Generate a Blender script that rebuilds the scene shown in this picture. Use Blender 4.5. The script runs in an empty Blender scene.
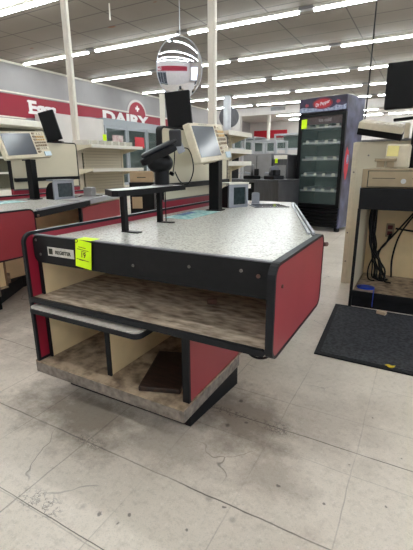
import bpy, bmesh, math, random
from mathutils import Vector, Matrix
random.seed(7)
S = bpy.context.scene
COL = S.collection
PI = math.pi
R = math.radians

# ---------------------------------------------------------------- camera, world, exposure
def setup():
    pitch, roll, yaw, f = 0.27821, -0.005779, 0.504955, 388.0
    cy, sy, cp, sp = math.cos(yaw), math.sin(yaw), math.cos(pitch), math.sin(pitch)
    fwd = Vector((-sy*cp, cy*cp, -sp)); right = Vector((cy, sy, 0)); up = right.cross(fwd)
    cr, sr = math.cos(roll), math.sin(roll)
    r2 = cr*right+sr*up; u2 = -sr*right+cr*up
    cam = bpy.data.cameras.new('camera'); co = bpy.data.objects.new('camera', cam)
    COL.objects.link(co)
    M = Matrix((r2, u2, -fwd)).transposed().to_4x4(); M.translation = Vector((0, 0, 1.02))
    co.matrix_world = M
    cam.sensor_fit = 'VERTICAL'; cam.sensor_height = 36; cam.lens = f/550*36
    cam.clip_start = .02; cam.clip_end = 200
    S.camera = co
    w = bpy.data.worlds.new('world'); S.world = w; w.use_nodes = True
    w.node_tree.nodes['Background'].inputs[0].default_value = (.8, .87, 1, 1)
    w.node_tree.nodes['Background'].inputs[1].default_value = 2.8
    S.view_settings.view_transform = 'Standard'; S.view_settings.look = 'None'
    S.view_settings.gamma = 1; S.view_settings.use_curve_mapping = False
    S.view_settings.exposure = 0.0
    S.cycles.max_bounces = 8; S.cycles.diffuse_bounces = 5
    S.cycles.use_denoising = True
TUBE = 29.0
setup()

# ---------------------------------------------------------------- materials
def srgb(r, g, b):
    def c(v):
        v /= 255
        return v/12.92 if v <= .04045 else ((v+.055)/1.055)**2.4
    return (c(r), c(g), c(b), 1)
MATS = {}
def mat(name, col, rough=.5, metal=0, var=.12, scale=30, spec=.5, bump=0, detail=4, alpha=1, trans=0, emit=None, estr=0, col2=None, lo=.35, hi=.65, coords='Object', stretch=None, coat=0):
    if name in MATS: return MATS[name]
    m = bpy.data.materials.new(name); m.use_nodes = True; nt = m.node_tree; N = nt.nodes; L = nt.links
    b = N['Principled BSDF']
    b.inputs['Roughness'].default_value = rough; b.inputs['Metallic'].default_value = metal
    b.inputs['Specular IOR Level'].default_value = spec
    b.inputs['Alpha'].default_value = alpha; b.inputs['Transmission Weight'].default_value = trans
    b.inputs['Coat Weight'].default_value = coat
    tc = N.new('ShaderNodeTexCoord'); mp = N.new('ShaderNodeMapping')
    L.new(tc.outputs[coords], mp.inputs[0])
    if stretch: mp.inputs['Scale'].default_value = stretch
    n = N.new('ShaderNodeTexNoise'); n.inputs['Scale'].default_value = scale; n.inputs['Detail'].default_value = detail
    L.new(mp.outputs[0], n.inputs['Vector'])
    rp = N.new('ShaderNodeValToRGB'); rp.color_ramp.elements[0].position = lo; rp.color_ramp.elements[1].position = hi
    c2 = col2 or tuple(min(1, c*(1+var)) for c in col[:3])+(1,)
    c1 = col if col2 else tuple(c*(1-var) for c in col[:3])+(1,)
    rp.color_ramp.elements[0].color = c1; rp.color_ramp.elements[1].color = c2
    L.new(n.outputs[0], rp.inputs[0]); L.new(rp.outputs[0], b.inputs['Base Color'])
    if bump:
        bp = N.new('ShaderNodeBump'); bp.inputs['Strength'].default_value = bump; bp.inputs['Distance'].default_value = .002
        L.new(n.outputs[0], bp.inputs['Height']); L.new(bp.outputs[0], b.inputs['Normal'])
    if emit:
        b.inputs['Emission Color'].default_value = emit; b.inputs['Emission Strength'].default_value = estr
    MATS[name] = m
    return m

def math_node(nt, op, a, b=None, c=None):
    n = nt.nodes.new('ShaderNodeMath'); n.operation = op
    for i, v in enumerate((a, b, c)):
        if v is None: continue
        if isinstance(v, (int, float)): n.inputs[i].default_value = v
        else: nt.links.new(v, n.inputs[i])
    return n.outputs[0]
def mixc(nt, fac, a, b):
    n = nt.nodes.new('ShaderNodeMix'); n.data_type = 'RGBA'
    for s, v in ((n.inputs[0], fac), (n.inputs[6], a), (n.inputs[7], b)):
        if isinstance(v, (int, float, tuple)): s.default_value = v
        else: nt.links.new(v, s)
    return n.outputs[2]

def floor_mat():
    m = bpy.data.materials.new('vinyl_tile_floor'); m.use_nodes = True; nt = m.node_tree; N = nt.nodes; L = nt.links
    b = N['Principled BSDF']
    tc = N.new('ShaderNodeTexCoord'); P = tc.outputs['Object']
    sx = N.new('ShaderNodeSeparateXYZ'); L.new(P, sx.inputs[0]); X, Y = sx.outputs[0], sx.outputs[1]
    def noise(sc, det=4, ro=.5, vec=P):
        n = N.new('ShaderNodeTexNoise'); n.inputs['Scale'].default_value = sc; n.inputs['Detail'].default_value = det
        n.inputs['Roughness'].default_value = ro; L.new(vec, n.inputs['Vector']); return n.outputs[0]
    def ramp(f, lo, hi):
        n = N.new('ShaderNodeMapRange'); n.clamp = True
        L.new(f, n.inputs[0]); n.inputs[1].default_value = lo; n.inputs[2].default_value = hi; return n.outputs[0]
    T = .3048
    wob = math_node(nt, 'MULTIPLY', math_node(nt, 'SUBTRACT', noise(6), .5), .012)
    def seam(c, off, width):
        u = math_node(nt, 'ADD', math_node(nt, 'ADD', c, off), wob)
        fr = math_node(nt, 'PINGPONG', u, T/2)
        return ramp(fr, width, width*.35)
    # lines at x=-.402+k*T, y=.876+k*T
    s1 = seam(X, .402+30*T, .0028); s2 = seam(Y, -.876+30*T, .0028)
    seams = math_node(nt, 'MAXIMUM', s1, s2)
    fade = ramp(noise(1.7, 3), .38, .62)
    seams = math_node(nt, 'MULTIPLY', seams, math_node(nt, 'MULTIPLY_ADD', fade, .7, .12))
    # strong old joint lines: y=.876 and y=1.296, x=-1.014
    def line(c, at, w, sc=9, amp=.012):
        u = math_node(nt, 'ABSOLUTE', math_node(nt, 'ADD', math_node(nt, 'SUBTRACT', c, at), math_node(nt, 'MULTIPLY', math_node(nt, 'SUBTRACT', noise(sc), .5), amp)))
        return ramp(u, w, w*.4)
    strong = math_node(nt, 'MAXIMUM', line(Y, .876, .0035), line(Y, 1.30, .003, 5, .015))
    strong = math_node(nt, 'MAXIMUM', strong, math_node(nt, 'MULTIPLY', line(X, -1.014, .0028), .7))
    strong = math_node(nt, 'MAXIMUM', strong, math_node(nt, 'MULTIPLY', line(Y, .578, .0022, 9, .006), ramp(noise(1.1, 2), .42, .52)))
    strong = math_node(nt, 'MULTIPLY', strong, math_node(nt, 'MULTIPLY_ADD', ramp(noise(3, 3), .4, .6), .6, .35))
    # cracks
    vo = N.new('ShaderNodeTexVoronoi'); vo.feature = 'DISTANCE_TO_EDGE'; vo.inputs['Scale'].default_value = 2.1
    add = N.new('ShaderNodeVectorMath'); add.operation = 'ADD'
    nz = N.new('ShaderNodeTexNoise'); nz.inputs['Scale'].default_value = 6; L.new(P, nz.inputs['Vector'])
    sc_ = N.new('ShaderNodeVectorMath'); sc_.operation = 'SCALE'; sc_.inputs['Scale'].default_value = .16
    L.new(nz.outputs[1], sc_.inputs[0]); L.new(P, add.inputs[0]); L.new(sc_.outputs[0], add.inputs[1]); L.new(add.outputs[0], vo.inputs['Vector'])
    crack = math_node(nt, 'MULTIPLY', ramp(vo.outputs['Distance'], .006, .001), ramp(noise(2.3, 2), .56, .64))
    # base
    c = mixc(nt, ramp(noise(1.3, 5, .6), .3, .7), srgb(196, 185, 171), srgb(222, 212, 199))
    c = mixc(nt, math_node(nt, 'MULTIPLY', ramp(noise(38, 8, .75), .5, .72), .55), c, srgb(158, 146, 132))
    c = mixc(nt, math_node(nt, 'MULTIPLY', ramp(noise(75, 4, .7), .56, .70), .35), c, srgb(236, 230, 222))
    c = mixc(nt, math_node(nt, 'MULTIPLY', ramp(noise(190, 3, .7), .56, .68), .6), c, srgb(132, 124, 116))
    c = mixc(nt, math_node(nt, 'MULTIPLY', ramp(noise(190, 2), .58, .75), .35), c, srgb(226, 222, 216))
    # grime patches (x, y, radius x, radius y, amount)
    grime = None
    for gx, gy, rx, ry, am in [(-.55, 1.28, .30, .26, .75), (-1.15, 1.00, .45, .22, .8), (-1.75, 1.35, .5, .3, .4), (-.75, 1.0, .35, .13, .45),
                               (-.35, 1.9, .2, .4, .2), (-2.3, 1.1, .5, .3, .25), (-.25, 1.45, .3, .3, .35), (-.35, 1.05, .18, .14, .45), (-.2, 2.6, .5, .4, .2), (-2.6, 1.9, .8, .7, .55), (-.9, 4.5, .5, .8, .2)]:
        d = math_node(nt, 'SQRT', math_node(nt, 'ADD', math_node(nt, 'POWER', math_node(nt, 'DIVIDE', math_node(nt, 'SUBTRACT', X, gx), rx), 2),
                      math_node(nt, 'POWER', math_node(nt, 'DIVIDE', math_node(nt, 'SUBTRACT', Y, gy), ry), 2)))
        d = math_node(nt, 'ADD', d, math_node(nt, 'MULTIPLY', math_node(nt, 'SUBTRACT', noise(7, 10, .72), .5), 2.1))
        g = math_node(nt, 'MULTIPLY', ramp(d, 1.05, .35), am)
        grime = g if grime is None else math_node(nt, 'MAXIMUM', grime, g)
    seamg = math_node(nt, 'MULTIPLY', math_node(nt, 'MAXIMUM', line(Y, .876, .05, 14, .05), line(Y, 1.30, .05, 14, .05)), ramp(noise(9, 8, .7), .5, .68))
    c = mixc(nt, math_node(nt, 'MULTIPLY', seamg, .35), c, srgb(120, 106, 92))
    c = mixc(nt, math_node(nt, 'MULTIPLY', grime, .9), c, srgb(96, 82, 68))
    scuff = None
    for gx, gy, rx, ry in [(-1.0, .88, .09, .035), (-.93, .60, .12, .05), (-.40, 1.30, .10, .05), (-.62, 1.30, .22, .03)]:
        d = math_node(nt, 'SQRT', math_node(nt, 'ADD', math_node(nt, 'POWER', math_node(nt, 'DIVIDE', math_node(nt, 'SUBTRACT', X, gx), rx), 2),
                      math_node(nt, 'POWER', math_node(nt, 'DIVIDE', math_node(nt, 'SUBTRACT', Y, gy), ry), 2)))
        g = ramp(d, 1.0, .5); scuff = g if scuff is None else math_node(nt, 'MAXIMUM', scuff, g)
    nn = math_node(nt, 'ABSOLUTE', math_node(nt, 'SUBTRACT', noise(22, 5, .7), .5))
    c = mixc(nt, math_node(nt, 'MULTIPLY', math_node(nt, 'MULTIPLY', scuff, ramp(nn, .022, .006)), .75), c, srgb(62, 54, 50))
    # small dark spots
    v2 = N.new('ShaderNodeTexVoronoi'); v2.inputs['Scale'].default_value = 9; L.new(P, v2.inputs['Vector'])
    sp = math_node(nt, 'MULTIPLY', ramp(v2.outputs['Distance'], .13, .05), ramp(noise(3.1, 1), .55, .62))
    c = mixc(nt, math_node(nt, 'MULTIPLY', sp, .35), c, srgb(96, 88, 80))
    spots = None
    for gx, gy, r in [(-.74, .66, .014), (-.67, .66, .012), (-.66, .70, .010), (-.56, .60, .014), (-.42, .86, .010), (-.30, 1.02, .012), (-.58, 1.22, .018), (-.11, 1.23, .01), (-.60, 1.40, .02), (.02, 1.10, .008), (-.15, 1.02, .008), (-.48, .74, .009), (-.52, 1.27, .014), (-.07, 1.55, .008), (.05, 1.35, .007)]:
        d = math_node(nt, 'SQRT', math_node(nt, 'ADD', math_node(nt, 'POWER', math_node(nt, 'SUBTRACT', X, gx), 2), math_node(nt, 'POWER', math_node(nt, 'SUBTRACT', Y, gy), 2)))
        d = math_node(nt, 'ADD', d, math_node(nt, 'MULTIPLY', math_node(nt, 'SUBTRACT', noise(60, 3), .5), .02))
        g = ramp(d, r*.62, r*.3)
        spots = g if spots is None else math_node(nt, 'MAXIMUM', spots, g)
    c = mixc(nt, math_node(nt, 'MULTIPLY', spots, .7), c, srgb(66, 60, 55))
    dark = math_node(nt, 'MAXIMUM', math_node(nt, 'MULTIPLY', seams, .5), math_node(nt, 'MAXIMUM', math_node(nt, 'MULTIPLY', strong, .9), math_node(nt, 'MULTIPLY', crack, .6)))
    c = mixc(nt, dark, c, srgb(60, 52, 46))
    L.new(c, b.inputs['Base Color'])
    rr = math_node(nt, 'MULTIPLY_ADD', noise(4, 4), .3, .24)
    L.new(math_node(nt, 'ADD', rr, math_node(nt, 'MULTIPLY', grime, .2)), b.inputs['Roughness'])
    b.inputs['Specular IOR Level'].default_value = .45
    bp = N.new('ShaderNodeBump'); bp.inputs['Strength'].default_value = .25; bp.inputs['Distance'].default_value = .002
    L.new(math_node(nt, 'SUBTRACT', noise(12, 3), dark), bp.inputs['Height']); L.new(bp.outputs[0], b.inputs['Normal'])
    return m

def ceiling_mat():
    m = bpy.data.materials.new('ceiling_tiles'); m.use_nodes = True; nt = m.node_tree; N = nt.nodes; L = nt.links
    b = N['Principled BSDF']; b.inputs['Roughness'].default_value = .75
    tc = N.new('ShaderNodeTexCoord'); sx = N.new('ShaderNodeSeparateXYZ'); L.new(tc.outputs['Object'], sx.inputs[0])
    def grid(c, off, per, w):
        fr = math_node(nt, 'PINGPONG', math_node(nt, 'ADD', c, off), per/2)
        n = N.new('ShaderNodeMapRange'); L.new(fr, n.inputs[0]); n.inputs[1].default_value = w; n.inputs[2].default_value = w*.6; return n.outputs[0]
    g = math_node(nt, 'MAXIMUM', grid(sx.outputs[0], 7.04+1.335*30, 1.335, .014), grid(sx.outputs[1], -5.73+.6675*60, .6675, .014))
    n = N.new('ShaderNodeTexNoise'); n.inputs['Scale'].default_value = .7; n.inputs['Detail'].default_value = 5; L.new(tc.outputs['Object'], n.inputs['Vector'])
    c = mixc(nt, n.outputs[0], srgb(116, 108, 99), srgb(142, 134, 124))
    # a few rust coloured water stains
    for gx, gy, r in [(-6.15, 7.1, .13), (-8.9, 7.3, .08), (-4.6, 6.5, .05)]:
        d = math_node(nt, 'SQRT', math_node(nt, 'ADD', math_node(nt, 'POWER', math_node(nt, 'SUBTRACT', sx.outputs[0], gx), 2), math_node(nt, 'POWER', math_node(nt, 'MULTIPLY', math_node(nt, 'SUBTRACT', sx.outputs[1], gy), 2), 2)))
        k = N.new('ShaderNodeMapRange'); L.new(d, k.inputs[0]); k.inputs[1].default_value = r; k.inputs[2].default_value = r*.5
        c = mixc(nt, k.outputs[0], c, srgb(128, 80, 50))
    c = mixc(nt, g, c, srgb(74, 68, 62))
    L.new(c, b.inputs['Base Color'])
    return m

M_floor = floor_mat(); M_ceil = ceiling_mat()
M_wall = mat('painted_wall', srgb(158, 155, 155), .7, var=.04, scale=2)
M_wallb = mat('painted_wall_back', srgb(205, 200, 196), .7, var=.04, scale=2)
M_red = mat('red_laminate', srgb(140, 50, 56), .42, var=.05, scale=5)
M_redrim = mat('red_inner_laminate', srgb(142, 24, 46), .4, var=.05, scale=5)
M_black = mat('black_laminate', srgb(20, 21, 23), .5, var=.15, scale=40, spec=.22)
M_trim = mat('dark_rubber_trim', srgb(27, 28, 31), .5, var=.15, scale=30, spec=.22)
M_gtrim = mat('grey_edge_trim', srgb(84, 84, 90), .45, var=.2, scale=25)
M_top = mat('speckled_laminate', srgb(170, 169, 161), .24, scale=120, detail=3, col2=srgb(214, 212, 204), lo=.36, hi=.52)
M_cream = mat('cream_laminate', srgb(226, 204, 160), .5, var=.07, scale=6)
M_cream2 = mat('cream_panel', srgb(206, 198, 174), .5, var=.03, scale=3)
M_shelfwood = mat('worn_brown_shelf', srgb(112, 94, 78), .6, scale=26, detail=12, col2=srgb(200, 184, 164), lo=.3, hi=.68, stretch=(.6, 1.5, 1))
M_deck = mat('dirty_deck', srgb(96, 78, 60), .7, scale=22, detail=12, col2=srgb(168, 148, 124), lo=.3, hi=.62)
M_plinth = mat('scuffed_plinth', srgb(88, 80, 72), .55, scale=40, detail=12, col2=srgb(134, 125, 115), lo=.3, hi=.7)
M_darkwood = mat('dark_wood', srgb(24, 15, 11), .5, scale=16, detail=8, col2=srgb(54, 36, 27), stretch=(1, 8, 1))
M_kick = mat('black_kick', srgb(14, 15, 18), .5, var=.4, scale=14, spec=.22)
M_blackp = mat('black_plastic', srgb(11, 11, 13), .4, var=.1, scale=50, spec=.22)
M_blacks = mat('black_satin', srgb(6, 6, 7), .5, var=.1, scale=50, spec=.22)
M_beige = mat('beige_plastic', srgb(206, 196, 172), .45, var=.04, scale=40)
M_beiged = mat('tan_plastic', srgb(150, 134, 108), .45, var=.06, scale=20)
M_screen = mat('lcd_glass', srgb(74, 80, 88), .16, var=.05, scale=3, spec=.8)
M_key = mat('ivory_keys', srgb(222, 214, 196), .5, var=.03)
M_keyo = mat('orange_keys', srgb(206, 172, 116), .5, var=.05)
M_keyd = mat('brown_keys', srgb(140, 122, 98), .5, var=.05)
M_blueg = mat('pale_blue_keys', srgb(196, 214, 224), .5, var=.03)
M_grey = mat('grey_plastic', srgb(138, 142, 150), .4, var=.06, scale=20)
M_white = mat('white_enamel', srgb(216, 212, 202), .4, var=.03, scale=10)
M_whites = mat('white_shelf_enamel', srgb(226, 222, 210), .4, var=.03, scale=10)
M_post = mat('cream_post', srgb(204, 196, 184), .5, var=.05, scale=6)
M_steel = mat('stainless', srgb(98, 98, 101), .35, metal=.8, var=.12, scale=5, stretch=(12, 1, 1))
M_steelm = mat('dull_steel', srgb(140, 138, 138), .5, metal=.3, var=.1, scale=5)
M_galv = mat('light_grey_metal', srgb(186, 188, 192), .35, metal=.5, var=.08, scale=8)
M_mirror = mat('mirror', srgb(226, 228, 234), .03, metal=1, var=0, scale=3)
M_banner = mat('red_banner', srgb(142, 4, 38), .5, var=.04, scale=3)
M_white_t = mat('white_letters', srgb(236, 232, 230), .5, var=.02)
M_tag = mat('lime_tag_paper', srgb(214, 250, 0), .6, var=.02)
M_ink = mat('black_ink', srgb(34, 38, 20), .6, var=.1)
M_teal = mat('teal_card', srgb(92, 176, 178), .35, scale=26, col2=srgb(206, 232, 228), lo=.4, hi=.6, detail=3)
M_tealb = mat('blue_card', srgb(52, 112, 168), .4, var=.2, scale=30)
M_mat = mat('rubber_mat', srgb(34, 35, 38), .75, scale=60, col2=srgb(62, 63, 67), bump=.6, detail=6, spec=.22)
M_mated = mat('rubber_mat_edge', srgb(24, 25, 27), .7, var=.2, scale=40, spec=.22)
M_blue = mat('blue_strap', srgb(28, 62, 170), .5, var=.2)
M_yel = mat('yellow_paper', srgb(226, 214, 140), .6, var=.04)
M_yelw = mat('yellow_wrapper', srgb(206, 180, 40), .5, var=.3)
M_card = mat('cardboard', srgb(158, 134, 104), .7, var=.08, scale=10)
M_screw = mat('steel_screw', srgb(120, 116, 112), .35, metal=.8, var=.1)
M_rust = mat('rusty_screw', srgb(98, 70, 58), .5, var=.2)
M_case = mat('case_grey', srgb(148, 154, 160), .4, var=.05)
M_casein = mat('case_interior', srgb(98, 112, 106), .5, var=.1, scale=2)
M_glass = mat('door_glass', srgb(120, 140, 136), .04, var=0, alpha=.16, spec=.7)
M_purple = mat('dark_purple_decal', srgb(30, 24, 44), .35, scale=7, col2=srgb(52, 42, 72))
M_side = mat('purple_side_decal', srgb(30, 28, 48), .35, scale=5, col2=srgb(86, 88, 116), detail=6)
M_redd = mat('red_decal', srgb(190, 26, 44), .4, var=.1)
M_ice = mat('ice_decal', srgb(96, 106, 134), .4, scale=40, col2=srgb(168, 178, 200))
M_maroon = mat('maroon_header', srgb(92, 50, 60), .5, var=.1)
M_wpost = mat('white_bracket', srgb(200, 196, 186), .5, var=.08)
M_tube = mat('lit_tube', srgb(255, 255, 255), .5, var=0, emit=(.90, .97, 1, 1), estr=TUBE)
M_peg = None

def peg_mat():
    m = bpy.data.materials.new('pegboard'); m.use_nodes = True; nt = m.node_tree; N = nt.nodes; L = nt.links
    b = N['Principled BSDF']; b.inputs['Roughness'].default_value = .6
    tc = N.new('ShaderNodeTexCoord'); sx = N.new('ShaderNodeSeparateXYZ'); L.new(tc.outputs['Object'], sx.inputs[0])
    a = math_node(nt, 'PINGPONG', math_node(nt, 'ADD', sx.outputs[1], 50.), .025)
    c = math_node(nt, 'PINGPONG', math_node(nt, 'ADD', sx.outputs[2], 50.), .025)
    d = math_node(nt, 'SQRT', math_node(nt, 'ADD', math_node(nt, 'POWER', a, 2), math_node(nt, 'POWER', c, 2)))
    h = math_node(nt, 'LESS_THAN', d, .009)
    L.new(mixc(nt, h, srgb(200, 192, 172), srgb(90, 80, 66)), b.inputs['Base Color'])
    return m
M_peg = peg_mat()

# ---------------------------------------------------------------- helpers
def tag(o, label=None, cat=None, group=None, kind=None):
    if label: o['label'] = label
    if cat: o['category'] = cat
    if group: o['group'] = group
    if kind: o['kind'] = kind
    return o
def thing(name, label, cat, loc=(0, 0, 0), rz=0, group=None):
    o = bpy.data.objects.new(name, None); COL.objects.link(o); o.empty_display_size = .1
    o.location = loc; o.rotation_euler = (0, 0, rz)
    return tag(o, label, cat, group)
def mesh_obj(name, bm, m, parent=None, smooth=False, bevel=0):
    bmesh.ops.recalc_face_normals(bm, faces=bm.faces)
    me = bpy.data.meshes.new(name); bm.to_mesh(me); bm.free(); me.materials.append(m)
    if smooth:
        for p in me.polygons: p.use_smooth = True
    o = bpy.data.objects.new(name, me); COL.objects.link(o)
    if parent: o.parent = parent
    if bevel:
        b = o.modifiers.new('bevel', 'BEVEL'); b.width = bevel; b.segments = 2; b.limit_method = 'ANGLE'
    return o
def box(bm, x0, x1, y0, y1, z0, z1, M=None):
    vs = [bm.verts.new(v) for v in [(x, y, z) for x in (x0, x1) for y in (y0, y1) for z in (z0, z1)]]
    for f in ((0, 1, 3, 2), (4, 6, 7, 5), (0, 4, 5, 1), (2, 3, 7, 6), (0, 2, 6, 4), (1, 5, 7, 3)):
        bm.faces.new([vs[i] for i in f])
    if M: bmesh.ops.transform(bm, matrix=M, verts=vs)
    return vs
def bx(name, m, parent, *dims, bevel=0, M=None):
    if isinstance(dims[0], (tuple, list)):
        if len(dims) > 1:
            return [bx(name, m, parent, *d, bevel=bevel, M=M) for d in dims][-1]
        dims = dims[0]
    bm = bmesh.new(); box(bm, *dims, M=M)
    return mesh_obj(name, bm, m, parent, bevel=bevel)
def prism(bm, pts, axis, a, b, M=None):
    """extrude a 2D outline along an axis: 'x' outline is (y,z), 'y' is (x,z), 'z' is (x,y)"""
    def P(p, t):
        return {'x': (t, p[0], p[1]), 'y': (p[0], t, p[1]), 'z': (p[0], p[1], t)}[axis]
    A = [bm.verts.new(P(p, a)) for p in pts]; B = [bm.verts.new(P(p, b)) for p in pts]
    bm.faces.new(A); bm.faces.new(B[::-1]); n = len(pts)
    for i in range(n): bm.faces.new((A[i], B[i], B[(i+1) % n], A[(i+1) % n]))
    if M: bmesh.ops.transform(bm, matrix=M, verts=A+B)
def ring(bm, outer, inner, axis, a, b, M=None):
    def P(p, t):
        return {'x': (t, p[0], p[1]), 'y': (p[0], t, p[1]), 'z': (p[0], p[1], t)}[axis]
    v = [[bm.verts.new(P(p, t)) for p in pl] for pl in (outer, inner) for t in (a, b)]
    n = len(outer)
    for i in range(n):
        j = (i+1) % n
        bm.faces.new((v[0][i], v[1][i], v[1][j], v[0][j])); bm.faces.new((v[2][i], v[2][j], v[3][j], v[3][i]))
        bm.faces.new((v[0][i], v[0][j], v[2][j], v[2][i])); bm.faces.new((v[1][i], v[3][i], v[3][j], v[1][j]))
    if M: bmesh.ops.transform(bm, matrix=M, verts=sum(v, []))
def rrect(x0, x1, y0, y1, r, seg=5, corners=(1, 1, 1, 1)):
    """corner order: (x0,y0) (x1,y0) (x1,y1) (x0,y1)"""
    out = []
    C = [((x0, y0), PI), ((x1, y0), 1.5*PI), ((x1, y1), 0), ((x0, y1), .5*PI)]
    sgn = [(1, 1), (-1, 1), (-1, -1), (1, -1)]
    for (c, a0), s, on in zip(C, sgn, corners):
        rr = r if on else 1e-4
        cx, cy = c[0]+s[0]*rr, c[1]+s[1]*rr
        for k in range(seg+1):
            a = a0+k/seg*PI/2; out.append((cx+rr*math.cos(a), cy+rr*math.sin(a)))
    return out
def tube(bm, pts, r, seg=8, caps=True):
    pts = [Vector(p) for p in pts]; rings = []
    prev = None
    for i, p in enumerate(pts):
        d = (pts[min(i+1, len(pts)-1)]-pts[max(i-1, 0)]).normalized()
        if prev is None:
            n = d.cross(Vector((0, 0, 1)))
            if n.length < 1e-3: n = d.cross(Vector((1, 0, 0)))
        else: n = prev-d*prev.dot(d)
        n.normalize(); prev = n; q = d.cross(n)
        rr = r[i] if isinstance(r, (list, tuple)) else r
        rings.append([bm.verts.new(p+rr*(math.cos(2*PI*k/seg)*n+math.sin(2*PI*k/seg)*q)) for k in range(seg)])
    for a, b in zip(rings, rings[1:]):
        for k in range(seg): bm.faces.new((a[k], a[(k+1) % seg], b[(k+1) % seg], b[k]))
    if caps: bm.faces.new(rings[0][::-1]); bm.faces.new(rings[-1])
def smooth_path(P, n=6):
    P = [Vector(p) for p in P]; out = []
    for i in range(len(P)-1):
        p0, p1, p2, p3 = P[max(i-1, 0)], P[i], P[i+1], P[min(i+2, len(P)-1)]
        for k in range(n):
            t = k/n
            out.append(.5*((2*p1)+(-p0+p2)*t+(2*p0-5*p1+4*p2-p3)*t*t+(-p0+3*p1-3*p2+p3)*t**3))
    return out+[P[-1]]
def cable(name, m, parent, P, r=.004, n=6, seg=6):
    bm = bmesh.new(); tube(bm, smooth_path(P, n), r, seg)
    return mesh_obj(name, bm, m, parent, smooth=True)
def cyl(name, m, parent, x, y, z0, z1, r, seg=20, r2=None):
    bm = bmesh.new(); tube(bm, [(x, y, z0), (x, y, z1)], [r, r2 or r], seg)
    o = mesh_obj(name, bm, m, parent); 
    return o
def text(name, s, m, parent, size, M, ext=.002, bold=0, center=True, sx=1, font_shear=0):
    cu = bpy.data.curves.new(name, 'FONT'); cu.body = s; cu.size = size; cu.extrude = ext; cu.offset = bold; cu.shear = font_shear
    if center: cu.align_x = 'CENTER'; cu.align_y = 'CENTER'
    cu.resolution_u = 3
    t = bpy.data.objects.new('tmp', cu); COL.objects.link(t)
    dg = bpy.context.evaluated_depsgraph_get(); dg.update()
    me = bpy.data.meshes.new_from_object(t.evaluated_get(dg)); bpy.data.objects.remove(t)
    me.transform(M @ Matrix.Diagonal((sx, 1, 1, 1))); me.materials.clear(); me.materials.append(m)
    o = bpy.data.objects.new(name, me); COL.objects.link(o)
    if parent: o.parent = parent
    return o
def face_M(loc, face, up=(0, 0, 1)):
    """text frame: local x = reading direction, local y = up, local z = face normal"""
    z = Vector(face).normalized(); y = Vector(up); y = (y-z*y.dot(z)).normalized(); x = y.cross(z)
    M = Matrix((x, y, z)).transposed().to_4x4(); M.translation = Vector(loc); return M
def copy_tree(o, parent=None):
    c = o.copy(); COL.objects.link(c)
    if parent: c.parent = parent
    for ch in list(o.children): copy_tree(ch, c)
    return c
def struct(name, bm, m):
    return tag(mesh_obj(name, bm, m), kind='structure')
def sbox(name, m, *d):
    bm = bmesh.new()
    for q in (d if isinstance(d[0], (tuple, list)) else (d,)): box(bm, *q)
    return struct(name, bm, m)

# ---------------------------------------------------------------- the room
CZ = 3.78
XL, XR, YF, YB = -10.5, 7.0, -6.0, 20.0
sbox('floor', M_floor, XL-.2, XR+.2, YF-.2, 30.2, -.1, 0)
sbox('ceiling', M_ceil, XL-.2, XR+.2, YF-.2, YB+.2, CZ, CZ+.1)
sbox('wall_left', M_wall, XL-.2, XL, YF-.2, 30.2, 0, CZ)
# shop front behind the viewer: a solid wall, no openings
WINS = []
xe = [XL]+[v for w_ in WINS for v in w_]+[XR]
sbox('wall_front', M_wallb, (XL, XR, YF-.2, YF, 0, .5), (XL, XR, YF-.2, YF, 3.0, CZ), *[(xe[k], xe[k+1], YF-.2, YF, .5, 3.0) for k in range(0, len(xe), 2)])
SW = [(-5.4, -2.0), (-1.6, 1.8), (2.2, 5.6), (6.0, 9.4)]  # unseen side windows, added to let daylight in from the right
ye = [YF-.2]+[v for w_ in SW for v in w_]+[30.2]
sbox('wall_right', M_wallb, (XR, XR+.2, YF-.2, 30.2, 0, .5), (XR, XR+.2, YF-.2, 30.2, 3.0, CZ), *[(XR, XR+.2, ye[k], ye[k+1], .5, 3.0) for k in range(0, len(ye), 2)])
for k, (a, b) in enumerate(WINS+SW):
    side = k >= len(WINS)
    bm = bmesh.new()
    if side: ring(bm, rrect(a, b, .5, 3.0, .001), rrect(a+.06, b-.06, .56, 2.94, .001), 'x', XR+.06, XR+.14)
    else: ring(bm, rrect(a, b, .5, 3.0, .001), rrect(a+.06, b-.06, .56, 2.94, .001), 'y', YF-.14, YF-.06)
    struct('added_window_%d' % (k+1), bm, M_galv)
    la = bpy.data.lights.new('daylight_portal', 'AREA'); la.shape = 'RECTANGLE'; la.size = b-a; la.size_y = 2.5; la.cycles.is_portal = True
    lo = bpy.data.objects.new('daylight_portal', la); COL.objects.link(lo)
    lo.location = (XR+.1, (a+b)/2, 1.75) if side else ((a+b)/2, YF-.1, 1.75)
    lo.rotation_euler = (R(90), 0, R(90)) if side else (R(90), 0, 0)
# the back wall: a soffit over a wide opening, a piece of wall on the left of it
sbox('wall_back', M_wallb, (XL, -9.0, YB, YB+.3, 0, CZ), (-9.0, XR, YB, YB+.3, 3.42, CZ))
sbox('ceiling_back', M_wallb, XL-.2, XR+.2, YB+.3, 25.2, 3.58, 3.68)
sbox('wall_back_far', M_wallb, XL, XR, 25.0, 25.2, 0, 3.58)
sbox('trim_1', M_whites, (XL, XL+.03, YF, YB, 2.97, 3.01))
sbox('trim_2', M_whites, (XL, XL+.04, YF, YB, CZ-.05, CZ))
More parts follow.
